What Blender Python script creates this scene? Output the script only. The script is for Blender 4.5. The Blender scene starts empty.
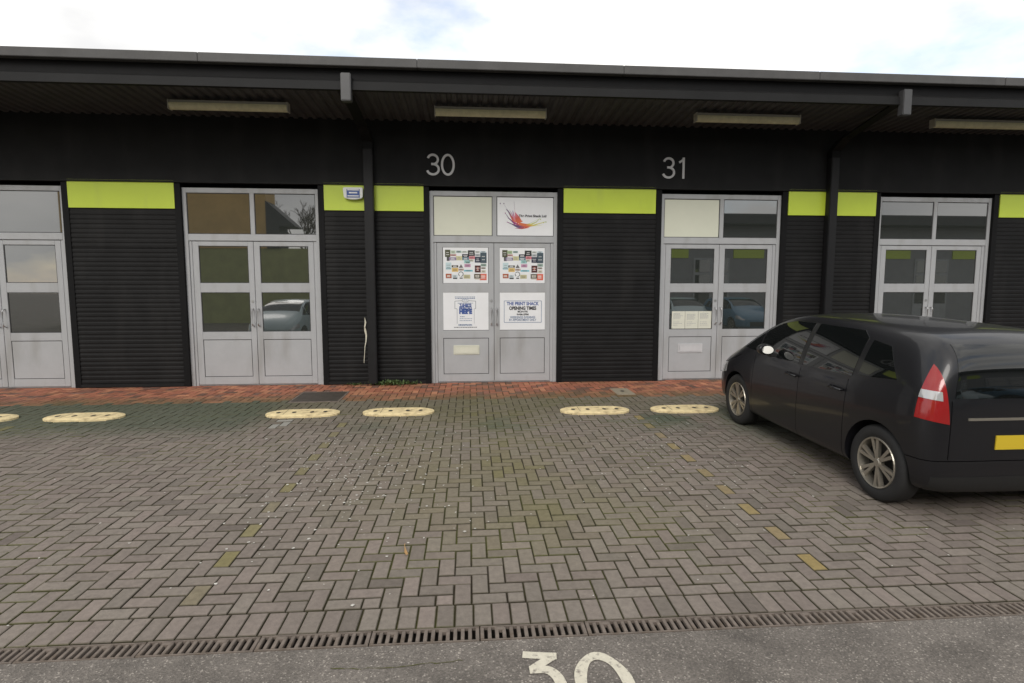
import bpy, bmesh, math, random
from mathutils import Vector, Matrix, noise
R = math.radians
random.seed(7)
scene = bpy.context.scene
col = scene.collection

# ------------------------------------------------------------------ camera
CAM_Y, CAM_Z = -10.075, 1.70
cd = bpy.data.cameras.new('camera')
cam = bpy.data.objects.new('camera', cd); col.objects.link(cam)
cam.location = (0, CAM_Y, CAM_Z)
cam.rotation_euler = (R(90 - 5.335), 0, R(-4.375))
cd.sensor_fit = 'HORIZONTAL'; cd.sensor_width = 36; cd.lens = 553.3 / 1024 * 36
cd.clip_start = 0.05; cd.clip_end = 2000
scene.camera = cam

# ------------------------------------------------------------------ sky, sun, exposure
SUN_EL, SUN_AZ = 34, 200          # azimuth clockwise from +Y (the facade faces -Y)
w = bpy.data.worlds.new('World'); scene.world = w; w.use_nodes = True
nt = w.node_tree; nt.nodes.clear()
out = nt.nodes.new('ShaderNodeOutputWorld'); bg = nt.nodes.new('ShaderNodeBackground')
sky = nt.nodes.new('ShaderNodeTexSky'); sky.sky_type = 'NISHITA'; sky.sun_disc = False
sky.sun_elevation = R(SUN_EL); sky.sun_rotation = R(SUN_AZ)
tc = nt.nodes.new('ShaderNodeTexCoord')
mp = nt.nodes.new('ShaderNodeMapping'); mp.inputs['Scale'].default_value = (1, 1, 2.2)
mp.inputs['Location'].default_value = (0.09, 0.0, 0.2)
n1 = nt.nodes.new('ShaderNodeTexNoise'); n1.inputs['Scale'].default_value = 2.6; n1.inputs['Detail'].default_value = 7; n1.inputs['Roughness'].default_value = .55
r1 = nt.nodes.new('ShaderNodeValToRGB'); r1.color_ramp.elements[0].position = .36; r1.color_ramp.elements[1].position = .50; r1.color_ramp.elements[0].color = (.42, .42, .42, 1)
n2 = nt.nodes.new('ShaderNodeTexNoise'); n2.inputs['Scale'].default_value = 4.2; n2.inputs['Detail'].default_value = 5
r2 = nt.nodes.new('ShaderNodeValToRGB')
r2.color_ramp.elements[0].position = .3; r2.color_ramp.elements[0].color = (8.6, 8.6, 8.6, 1)
r2.color_ramp.elements[1].position = .65; r2.color_ramp.elements[1].color = (13, 12.8, 12.4, 1)
mx = nt.nodes.new('ShaderNodeMix'); mx.data_type = 'RGBA'
hs = nt.nodes.new('ShaderNodeMix'); hs.data_type = 'RGBA'; hs.blend_type = 'MULTIPLY'; hs.inputs[0].default_value = 1
hs.inputs[7].default_value = (2.2, 2.2, 2.2, 1)
L = nt.links.new
L(tc.outputs['Generated'], mp.inputs['Vector']); L(mp.outputs[0], n1.inputs['Vector']); L(mp.outputs[0], n2.inputs['Vector'])
L(n1.outputs['Fac'], r1.inputs[0]); L(n2.outputs['Fac'], r2.inputs[0])
L(sky.outputs[0], hs.inputs[6])
L(r1.outputs[0], mx.inputs[0]); L(hs.outputs[2], mx.inputs[6]); L(r2.outputs[0], mx.inputs[7])
L(mx.outputs[2], bg.inputs['Color']); bg.inputs['Strength'].default_value = 0.10
L(bg.outputs[0], out.inputs[0])

sd = bpy.data.lights.new('sun', 'SUN'); sd.energy = 1.35; sd.angle = R(25); sd.color = (1, .955, .90)
sun = bpy.data.objects.new('sun', sd); col.objects.link(sun)
az, el = R(SUN_AZ), R(SUN_EL)
dirv = Vector((math.sin(az) * math.cos(el), math.cos(az) * math.cos(el), math.sin(el)))
sun.rotation_euler = dirv.to_track_quat('Z', 'Y').to_euler()
scene.view_settings.view_transform = 'Standard'; scene.view_settings.look = 'None'
scene.view_settings.exposure = 0.12; scene.view_settings.gamma = 1
scene.view_settings.use_curve_mapping = False

# ------------------------------------------------------------------ materials
def mat(name, color, rough=.6, var=.0, vscale=6.0, bump=0.0, bscale=60.0, spec=.5, metal=0.0, ior=None, attr=None,
        stain=None, coat=0.0):
    m = bpy.data.materials.new(name); m.use_nodes = True
    t = m.node_tree; b = t.nodes['Principled BSDF']
    b.inputs['Roughness'].default_value = rough; b.inputs['Metallic'].default_value = metal
    b.inputs['Specular IOR Level'].default_value = spec
    if ior: b.inputs['IOR'].default_value = ior
    if coat: b.inputs['Coat Weight'].default_value = coat; b.inputs['Coat Roughness'].default_value = .05
    geo = t.nodes.new('ShaderNodeTexCoord')
    last = None
    if attr:
        a = t.nodes.new('ShaderNodeAttribute'); a.attribute_name = attr; last = a.outputs['Color']
    else:
        c = t.nodes.new('ShaderNodeRGB'); c.outputs[0].default_value = (*color, 1); last = c.outputs[0]
    if var > 0:
        n = t.nodes.new('ShaderNodeTexNoise'); n.inputs['Scale'].default_value = vscale; n.inputs['Detail'].default_value = 6
        n.inputs['Roughness'].default_value = .65
        t.links.new(geo.outputs['Object'], n.inputs['Vector'])
        mr = t.nodes.new('ShaderNodeMapRange'); mr.inputs[1].default_value = .3; mr.inputs[2].default_value = .7
        mr.inputs[3].default_value = 1 - var; mr.inputs[4].default_value = 1 + var
        t.links.new(n.outputs['Fac'], mr.inputs[0])
        vm = t.nodes.new('ShaderNodeVectorMath'); vm.operation = 'SCALE'
        t.links.new(last, vm.inputs[0]); t.links.new(mr.outputs[0], vm.inputs['Scale']); last = vm.outputs[0]
    if stain:
        sc_, lo, hi, sc_col, vec = stain
        mpn = t.nodes.new('ShaderNodeMapping'); mpn.inputs['Scale'].default_value = vec
        t.links.new(geo.outputs['Object'], mpn.inputs['Vector'])
        n = t.nodes.new('ShaderNodeTexNoise'); n.inputs['Scale'].default_value = sc_; n.inputs['Detail'].default_value = 8
        t.links.new(mpn.outputs[0], n.inputs['Vector'])
        mr = t.nodes.new('ShaderNodeMapRange'); mr.inputs[1].default_value = lo; mr.inputs[2].default_value = hi
        t.links.new(n.outputs['Fac'], mr.inputs[0])
        mxn = t.nodes.new('ShaderNodeMix'); mxn.data_type = 'RGBA'
        t.links.new(mr.outputs[0], mxn.inputs[0]); t.links.new(last, mxn.inputs[6]); mxn.inputs[7].default_value = (*sc_col, 1)
        last = mxn.outputs[2]
    t.links.new(last, b.inputs['Base Color'])
    if bump > 0:
        n = t.nodes.new('ShaderNodeTexNoise'); n.inputs['Scale'].default_value = bscale; n.inputs['Detail'].default_value = 4
        t.links.new(geo.outputs['Object'], n.inputs['Vector'])
        bp = t.nodes.new('ShaderNodeBump'); bp.inputs['Strength'].default_value = bump; bp.inputs['Distance'].default_value = .01
        t.links.new(n.outputs['Fac'], bp.inputs['Height']); t.links.new(bp.outputs[0], b.inputs['Normal'])
    return m

M = {}
M['clad'] = mat('black_cladding', (.0105, .0105, .0108), .6, .25, 2.5, .05, 8, .18, stain=(2.2, .52, .8, (.022, .0215, .021), (1, 1, .25)))
M['black_trim'] = mat('black_trim', (.0075, .0075, .008), .6, .12, 4, 0, spec=.14)
M['soffit'] = mat('dark_soffit', (.070, .070, .072), .6, .15, 3, 0, spec=.25)
M['edge'] = mat('grey_roof_edge', (.080, .078, .076), .55, .15, 3, spec=.3)
M['fascia'] = mat('dark_fascia', (.015, .015, .015), .6, .15, 2, spec=.15)
M['pipe'] = mat('charcoal_pipe', (.012, .012, .013), .5, .1, 5, spec=.25)
M['pipebox'] = mat('grey_outlet', (.055, .055, .056), .45, .1, 5)
M['frame'] = mat('grey_door_paint', (.395, .403, .412), .42, .05, 3, .03, 30, stain=(3.5, .52, .85, (.27, .265, .25), (1, 1, .22)))
M['gasket'] = mat('door_gasket', (.035, .035, .036), .7)
M['green'] = mat('lime_green_panel', (.54, .67, .055), .38, .04, 2, .02, 12, stain=(5, .6, .9, (.47, .58, .07), (1, 1, .2)))
M['glass'] = mat('window_glass', (.028, .032, .029), .015, ior=2.55, spec=.5)
M['cream'] = mat('cream_blanking', (.66, .67, .55), .35, .03, 2)
M['white'] = mat('white_sheet', (.78, .79, .80), .5, .03, 4, .05, 6)
M['paper'] = mat('cream_paper', (.66, .66, .56), .7, .05, 14)
M['steel'] = mat('brushed_steel', (.5, .5, .5), .35, .05, 10, metal=.9)
M['plate_cream'] = mat('letter_plate_cream', (.66, .66, .55), .4, .05, 8)
M['plate_grey'] = mat('letter_plate_grey', (.55, .55, .56), .35, .05, 8)
M['light'] = mat('diffuser_plastic', (.62, .60, .40), .4, .15, 9)
M['lightbody'] = mat('luminaire_body', (.42, .41, .36), .5, .08, 9)
M['number'] = mat('brushed_number', (.62, .62, .63), .45)
M['ink_blue'] = mat('blue_ink', (.05, .10, .32), .5)
M['ink_black'] = mat('black_ink', (.03, .03, .035), .5)
M['ink_grey'] = mat('grey_ink', (.30, .31, .34), .5)
M['ink_mute'] = mat('muted_blue_ink', (.16, .22, .34), .5)
M['logo'] = mat('coloured_print', (1, 1, 1), .5, attr='tint')
M['alarm_white'] = mat('alarm_white', (.76, .77, .74), .35, .03, 12)
M['alarm_blue'] = mat('alarm_blue', (.04, .09, .30), .4)
M['stop'] = mat('cream_painted_concrete', (.78, .64, .36), .8, .14, 11, .35, 60, stain=(9, .50, .74, (.36, .27, .15), (1, 1.6, 1)))
M['hole'] = mat('bolt_hole', (.03, .025, .02), .9)
M['iron'] = mat('cast_iron', (.165, .135, .112), .75, .3, 14, .2, 120, stain=(9, .55, .75, (.12, .09, .065), (1, 1, 1)))
M['trough'] = mat('drain_trough', (.030, .025, .020), .9)
M['paint_num'] = mat('road_paint', (.62, .58, .47), .75, .10, 30, .25, 90, stain=(38, .54, .70, (.24, .21, .18), (1, 1, 1)))
M['cover'] = mat('metal_cover', (.060, .049, .039), .7, .3, 10, .2, 60)
M['cover_pale'] = mat('concrete_cover', (.30, .26, .19), .85, .2, 16, .2, 60)
M['leaf'] = mat('weed_leaf', (.07, .11, .03), .7, .35, 22)
M['leaf_dry'] = mat('dry_leaf', (.42, .25, .10), .7, .1, 30)
M['petal'] = mat('pale_litter', (.55, .53, .48), .8, .2, 40)
M['tape'] = mat('frayed_tape', (.55, .52, .42), .7, .2, 18)
M['paver'] = mat('paver', (1, 1, 1), .85, .16, 26, .35, 110, spec=.3, attr='tint')
M['bark'] = mat('bark', (.09, .075, .06), .9, .3, 8)
M['tyre'] = mat('tyre_rubber', (.016, .016, .016), .75, .1, 20)
M['rim'] = mat('alloy_rim', (.42, .39, .33), .32, .05, 8, metal=.75)
M['car_black'] = mat('black_car_paint', (.008, .008, .010), .34, spec=.4, coat=.35)
M['car_silver'] = mat('silver_blue_car_paint', (.40, .50, .52), .3, spec=.5, coat=.6)
M['car_blue'] = mat('blue_car_paint', (.09, .20, .30), .3, spec=.5, coat=.6)
M['car_glass'] = mat('car_glass', (.006, .007, .007), .03, spec=.6, ior=1.55)
M['car_trim'] = mat('car_black_plastic', (.012, .012, .012), .55)
M['mirror'] = mat('mirror_glass', (.42, .42, .40), .06, metal=1.0)
M['lamp_red'] = mat('tail_lamp_red', (.30, .012, .012), .15, coat=.5)
M['lamp_clear'] = mat('headlamp_clear', (.5, .5, .5), .1, metal=.3, coat=.8)
M['plate_yel'] = mat('number_plate_yellow', (.65, .47, .03), .4)
M['olive_clad'] = mat('olive_cladding', (.32, .33, .13), .6, .2, 1.5)
M['ochre_clad'] = mat('ochre_cladding', (.60, .40, .15), .6, .15, 1.0)
M['grey_clad'] = mat('grey_cladding', (.26, .26, .265), .5, .1, 2)

# joint bed: brown grit with moss
def bed_material():
    m = bpy.data.materials.new('mossy_jointing'); m.use_nodes = True; t = m.node_tree; b = t.nodes['Principled BSDF']
    b.inputs['Roughness'].default_value = .95; b.inputs['Specular IOR Level'].default_value = .1
    tc = t.nodes.new('ShaderNodeTexCoord'); n = t.nodes.new('ShaderNodeTexNoise'); n.inputs['Scale'].default_value = 1.1; n.inputs['Detail'].default_value = 7
    t.links.new(tc.outputs['Object'], n.inputs['Vector'])
    rp = t.nodes.new('ShaderNodeValToRGB'); rp.color_ramp.elements[0].position = .42; rp.color_ramp.elements[0].color = (.045, .036, .025, 1)
    rp.color_ramp.elements[1].position = .6; rp.color_ramp.elements[1].color = (.085, .088, .026, 1)
    t.links.new(n.outputs['Fac'], rp.inputs[0]); t.links.new(rp.outputs[0], b.inputs['Base Color'])
    return m
M['bed'] = bed_material()

def asphalt_material():
    m = bpy.data.materials.new('asphalt'); m.use_nodes = True; t = m.node_tree; b = t.nodes['Principled BSDF']
    b.inputs['Roughness'].default_value = .9; b.inputs['Specular IOR Level'].default_value = .3
    tc = t.nodes.new('ShaderNodeTexCoord')
    v = t.nodes.new('ShaderNodeTexVoronoi'); v.inputs['Scale'].default_value = 130
    t.links.new(tc.outputs['Object'], v.inputs['Vector'])
    rp = t.nodes.new('ShaderNodeValToRGB'); e = rp.color_ramp.elements
    e[0].position = 0; e[0].color = (.115, .103, .091, 1); e[1].position = 1; e[1].color = (.36, .325, .285, 1)
    k = e.new(.5); k.color = (.158, .141, .124, 1); k = e.new(.91); k.color = (.192, .171, .150, 1)
    sx = t.nodes.new('ShaderNodeSeparateColor'); t.links.new(v.outputs['Color'], sx.inputs[0]); t.links.new(sx.outputs[0], rp.inputs[0])
    n = t.nodes.new('ShaderNodeTexNoise'); n.inputs['Scale'].default_value = 3; n.inputs['Detail'].default_value = 8
    t.links.new(tc.outputs['Object'], n.inputs['Vector'])
    mr = t.nodes.new('ShaderNodeMapRange'); mr.inputs[1].default_value = .3; mr.inputs[2].default_value = .7; mr.inputs[3].default_value = .72; mr.inputs[4].default_value = 1.25
    t.links.new(n.outputs['Fac'], mr.inputs[0])
    vm = t.nodes.new('ShaderNodeVectorMath'); vm.operation = 'SCALE'; t.links.new(rp.outputs[0], vm.inputs[0]); t.links.new(mr.outputs[0], vm.inputs['Scale'])
    t.links.new(vm.outputs[0], b.inputs['Base Color'])
    bp = t.nodes.new('ShaderNodeBump'); bp.inputs['Strength'].default_value = .6; bp.inputs['Distance'].default_value = .006
    t.links.new(v.outputs['Distance'], bp.inputs['Height']); t.links.new(bp.outputs[0], b.inputs['Normal'])
    return m
M['asphalt'] = asphalt_material()

# ------------------------------------------------------------------ helpers
class MB:
    def __init__(s): s.v = []; s.f = []; s.c = []
    def quad(s, *p, c=None):
        n = len(s.v); s.v += [tuple(q) for q in p]; s.f.append(tuple(range(n, n + len(p)))); s.c.append(c or (1, 1, 1))
        return s
    def box(s, x0, x1, y0, y1, z0, z1, c=None):
        n = len(s.v)
        s.v += [(x, y, z) for z in (z0, z1) for y in (y0, y1) for x in (x0, x1)]
        for q in ((0, 2, 3, 1), (4, 5, 7, 6), (0, 1, 5, 4), (1, 3, 7, 5), (3, 2, 6, 7), (2, 0, 4, 6)):
            s.f.append(tuple(n + i for i in q)); s.c.append(c or (1, 1, 1))
        return s
    def prism(s, poly, y0, y1, c=None):            # polygon in (x,z), extruded along y
        n = len(s.v); k = len(poly)
        s.v += [(x, y0, z) for x, z in poly] + [(x, y1, z) for x, z in poly]
        s.f.append(tuple(range(n, n + k))); s.f.append(tuple(reversed(range(n + k, n + 2 * k)))); s.c += [c or (1, 1, 1)] * 2
        for i in range(k):
            j = (i + 1) % k; s.f.append((n + i, n + k + i, n + k + j, n + j)); s.c.append(c or (1, 1, 1))
        return s
    def tube(s, pts, rad, seg=8, c=None, cap=True):
        pts = [Vector(p) for p in pts]; rings = []
        rads = rad if isinstance(rad, (list, tuple)) else [rad] * len(pts)
        for i, p in enumerate(pts):
            d = (pts[min(i + 1, len(pts) - 1)] - pts[max(i - 1, 0)]).normalized()
            a = d.cross(Vector((0, 0, 1)));
            if a.length < .01: a = d.cross(Vector((0, 1, 0)))
            a.normalize(); b = d.cross(a)
            n = len(s.v); rings.append(n)
            for k in range(seg):
                t = 2 * math.pi * k / seg; q = p + (a * math.cos(t) + b * math.sin(t)) * rads[i]; s.v.append(tuple(q))
        for i in range(len(rings) - 1):
            for k in range(seg):
                j = (k + 1) % seg; s.f.append((rings[i] + k, rings[i] + j, rings[i + 1] + j, rings[i + 1] + k)); s.c.append(c or (1, 1, 1))
        if cap:
            s.f.append(tuple(reversed(range(rings[0], rings[0] + seg)))); s.f.append(tuple(range(rings[-1], rings[-1] + seg))); s.c += [c or (1, 1, 1)] * 2
        return s
    def lathe_y(s, prof, cx, cz, seg=40, closed=False, c=None):   # profile [(r, y)] about an axis along y
        n = len(s.v); k = len(prof)
        for i in range(seg):
            a = 2 * math.pi * i / seg
            for r, y in prof: s.v.append((cx + r * math.cos(a), y, cz + r * math.sin(a)))
        for i in range(seg):
            j = (i + 1) % seg
            for m in range(k if closed else k - 1):
                p = (m + 1) % k
                s.f.append((n + i * k + m, n + j * k + m, n + j * k + p, n + i * k + p)); s.c.append(c or (1, 1, 1))
        return s
    def build(s, name, m, parent=None, L=(0, 0, 0), smooth=False, tint=False, bevel=0, fixn=False):
        me = bpy.data.meshes.new(name)
        me.from_pydata([(x - L[0], y - L[1], z - L[2]) for x, y, z in s.v], [], s.f)
        me.materials.append(m)
        if tint:
            at = me.attributes.new('tint', 'FLOAT_COLOR', 'FACE')
            fl = []
            for q in s.c: fl += [q[0], q[1], q[2], 1]
            at.data.foreach_set('color', fl)
        if fixn:
            bm = bmesh.new(); bm.from_mesh(me); bmesh.ops.recalc_face_normals(bm, faces=bm.faces); bm.to_mesh(me); bm.free()
        if bevel:
            bm = bmesh.new(); bm.from_mesh(me)
            bmesh.ops.bevel(bm, geom=list(bm.edges), offset=bevel, segments=2, affect='EDGES', clamp_overlap=True)
            bm.to_mesh(me); bm.free()
        if smooth:
            me.polygons.foreach_set('use_smooth', [True] * len(me.polygons))
        o = bpy.data.objects.new(name, me); col.objects.link(o)
        if parent: o.parent = parent
        else: o.location = L
        return o

def empty(name, L):
    o = bpy.data.objects.new(name, None); o.location = L; o.empty_display_size = .2; col.objects.link(o); return o
def tag(o, label, cat, group=None, kind=None):
    o['label'] = label; o['category'] = cat
    if group: o['group'] = group
    if kind: o['kind'] = kind
    return o
def setting(o, label, cat):
    return tag(o, label, cat, kind='structure')
def copy_tree(o, parent=None):
    c = o.copy(); col.objects.link(c); c.parent = parent
    for ch in list(o.children): copy_tree(ch, c)
    return c

def text_mesh(txt, size, m, parent, name, x, y, z, L=(0, 0, 0), bold=0.0, depth=.002, align='CENTER', width=None, shear=0):
    cu = bpy.data.curves.new(name, 'FONT'); cu.body = txt; cu.size = size; cu.align_x = align; cu.align_y = 'CENTER'
    cu.offset = bold; cu.extrude = depth / 2; cu.shear = shear
    to = bpy.data.objects.new('tmp', cu); col.objects.link(to)
    bpy.context.view_layer.update()
    dg = bpy.context.evaluated_depsgraph_get()
    me = bpy.data.meshes.new_from_object(to.evaluated_get(dg))
    bpy.data.objects.remove(to)
    xs = [v.co.x for v in me.vertices]; ws = max(xs) - min(xs)
    k = (width / ws) if width else 1.0
    me.transform(Matrix.Translation((x - L[0], y - L[1], z - L[2])) @ Matrix.Rotation(R(90), 4, 'X') @ Matrix.Diagonal((k, 1, 1, 1)))
    me.materials.clear(); me.materials.append(m); me.name = name
    o = bpy.data.objects.new(name, me); col.objects.link(o)
    if parent: o.parent = parent
    else: o.location = L
    return o

# ------------------------------------------------------------------ ground
SL, Y0 = .025, -1.0
def gz(y): return 0.0 if y > Y0 else SL * (y - Y0)
DT, DB = -7.165, -7.290                     # drain channel, wall side and road side
ZR = gz(DB) - .003                          # road level
XW = 19.0
g = MB().quad((-400, -400, -.62), (400, -400, -.62), (400, 400, -.62), (-400, 400, -.62)).build('ground', M['bed'])
setting(g, 'bare earth lying beneath the paving and the road', 'ground')
rd = MB()
rd.quad((-300, -300, ZR), (300, -300, ZR), (300, DB, ZR), (-300, DB, ZR))
rd.quad((-300, DB, ZR), (-XW, DB, ZR), (-XW, 0, ZR), (-300, 0, ZR)); rd.quad((XW, DB, ZR), (300, DB, ZR), (300, 0, ZR), (XW, 0, ZR))
rd.quad((-300, 0, ZR), (300, 0, ZR), (300, 200, ZR), (-300, 200, ZR))
setting(rd.build('road', M['asphalt']), 'worn grey asphalt road in front of the parking bays', 'road')
# jointing bed under the blocks
bedz = -.013
bd = MB()
bd.quad((-XW, Y0, bedz), (XW, Y0, bedz), (XW, .08, bedz), (-XW, .08, bedz))
bd.quad((-XW, DT, gz(DT) + bedz), (XW, DT, gz(DT) + bedz), (XW, Y0, bedz), (-XW, Y0, bedz))
setting(bd.build('paving_joints', M['bed']), 'mossy sand filling the joints between the paving blocks', 'paving')

PM = .1075
def nz(x, y, s, o=0.0): return noise.noise(Vector((x * s + o, y * s - o, o * 1.7)))
def fbm(x, y, s, o=0.0): return (nz(x, y, s, o) + .5 * nz(x, y, 2 * s, o + 7) + .25 * nz(x, y, 4 * s, o + 13)) / 1.2
def block(mb, x0, x1, y0, y1, c):
    gp = .0041; x0 += gp * random.uniform(.7, 1.3); x1 -= gp * random.uniform(.7, 1.3); y0 += .0057 * random.uniform(.8, 1.2); y1 -= .0057 * random.uniform(.8, 1.2)
    dz = random.gauss(0, .0013) + .004 * fbm(x0, y0, .7, 60); tx = random.gauss(0, .006); ty = random.gauss(0, .006)
    cx, cy = (x0 + x1) / 2, (y0 + y1) / 2; ch = .0045; n = len(mb.v)
    for ins, zz in ((0, -.02), (0, -.0035), (ch, 0)):
        for (x, y) in ((x0 + ins, y0 + ins), (x1 - ins, y0 + ins), (x1 - ins, y1 - ins), (x0 + ins, y1 - ins)):
            mb.v.append((x, y, gz(y) + zz + dz + (x - cx) * tx + (y - cy) * ty))
    mb.f.append((n + 8, n + 9, n + 10, n + 11)); mb.c.append(c)
    dirt = mixc((.066, .056, .039), (.098, .100, .034), sstep(.0, .4, fbm(x0, y0, .9, 40)) * .8 + random.random() * .2)
    if y1 > RED_END and c[0] > 2 * c[2]: dirt = mixc(dirt, c, .45)
    tc_ = c
    for a in (0, 4):
        c = dirt if a == 0 else mixc(tc_, dirt, .55)
        for i in range(4):
            j = (i + 1) % 4; mb.f.append((n + a + i, n + a + j, n + a + 4 + j, n + a + 4 + i)); mb.c.append(c)
def mixc(a, b, t): t = max(0, min(1, t)); return tuple(a[i] * (1 - t) + b[i] * t for i in range(3))
def sstep(a, b, x): t = max(0, min(1, (x - a) / (b - a))); return t * t * (3 - 2 * t)
RED_END = -1.46
def grey_tint(x, y):
    k = 1 + random.gauss(0, .065)
    c = mixc((.202, .167, .146), (.198, .173, .146), random.random())
    c = tuple(q * k for q in c)
    if random.random() < .05: c = tuple(q * .8 for q in c)
    # olive lichen through the middle of the bay and under the wheel stops
    olive = (.46 + .6 * max(-.5, fbm(x, y, 1.1, 3.1))) * math.exp(-((x - .15 + .12 * (y + 4)) / 1.25) ** 2) * sstep(-7.0, -5.6, y) * random.uniform(.5, 1.4)
    c = mixc(c, (.165, .148, .070), olive)
    near = sstep(-3.4, -1.7, y)
    c = mixc(c, (.105, .100, .045), near * (.5 + .45 * fbm(x, y, 1.3, 9)) * .9)
    # greenish algae: middle of the bay head, beside the cars
    if abs(x + 2.5) < .09 and abs(y + 2.72) < .16: c = (.30, .29, .26)
    alg = math.exp(-((y + 2.75) / .55) ** 2) * sstep(-.1, .4, fbm(x, y, .9, 21)) * .9 * sstep(-1.9, -1.0, x)
    alg = max(alg, sstep(3.0, 3.6, x) * sstep(-4.6, -3.2, y) * sstep(-1.9, -2.4, y) * .7, sstep(-2.6, -3.2, x) * sstep(-3.6, -2.6, y) * .7)
    c = mixc(c, (.070, .092, .062), alg)
    return c
def red_tint(x, y):
    q = random.random()
    c = (.37, .140, .085) if q < .45 else (.44, .195, .110) if q < .7 else (.27, .115, .080) if q < .88 else (.18, .10, .075)
    k = 1 + random.gauss(0, .12); c = tuple(v * k for v in c)
    t = sstep(-.75, -1.4, y) * (.75 + .5 * fbm(x, y, 1.5, 5)) + .35 * sstep(.1, .5, fbm(x, y, .8, 31))
    return mixc(c, (.14, .105, .055), t)
YEL = {}
for lx in (-1.735, 2.25, -5.93, 6.46, -10.13, 10.66):
    YEL[round(lx / PM)] = lx
bays, path = MB(), MB()
SOLD_T = DT + .212
jmin, jmax = int(math.floor((SOLD_T - .0) / PM)), 2
top = .06
def clipped(i0, j0, wi, wj, ybase):
    x0, x1 = i0 * PM, (i0 + wi) * PM; y0, y1 = ybase + j0 * PM, ybase + (j0 + wj) * PM
    return x0, x1, y0, y1
nI = int(XW / PM)
NJ = int(round((top - SOLD_T) / PM)) + 1
for j in range(-1, NJ + 1):
    for i in range(-nI, nI):
        r = (i - j) % 4
        if r == 0: x0, x1, y0, y1 = clipped(i, j, 2, 1, SOLD_T)
        elif r == 3: x0, x1, y0, y1 = clipped(i, j, 1, 2, SOLD_T)
        else: continue
        y0 = max(y0, SOLD_T); y1 = min(y1, top)
        if y1 - y0 < .03: continue
        ym = (y0 + y1) / 2
        if ym > RED_END: block(path, x0, x1, y0, y1, red_tint(x0, ym))
        else:
            c = grey_tint(x0, ym)
            if r == 3 and i in YEL and ym < -2.7 and y1 - y0 > .15 and random.random() < .98:
                c = mixc((.30, .225, .085) if x0 > 0 else (.20, .175, .075), c, random.uniform(.15, .6))
            block(bays, x0, x1, y0, y1, c)
k = -XW
while k < XW:
    block(bays, k, k + .1062, DT + .004, SOLD_T, grey_tint(k, DT)); k += .1062
setting(bays.build('parking_bay_paving', M['paver'], tint=True), 'grey brown herringbone block paving of the parking bays', 'paving')
setting(path.build('footpath', M['paver'], tint=True), 'red block footpath along the foot of the black wall', 'footpath')

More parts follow.
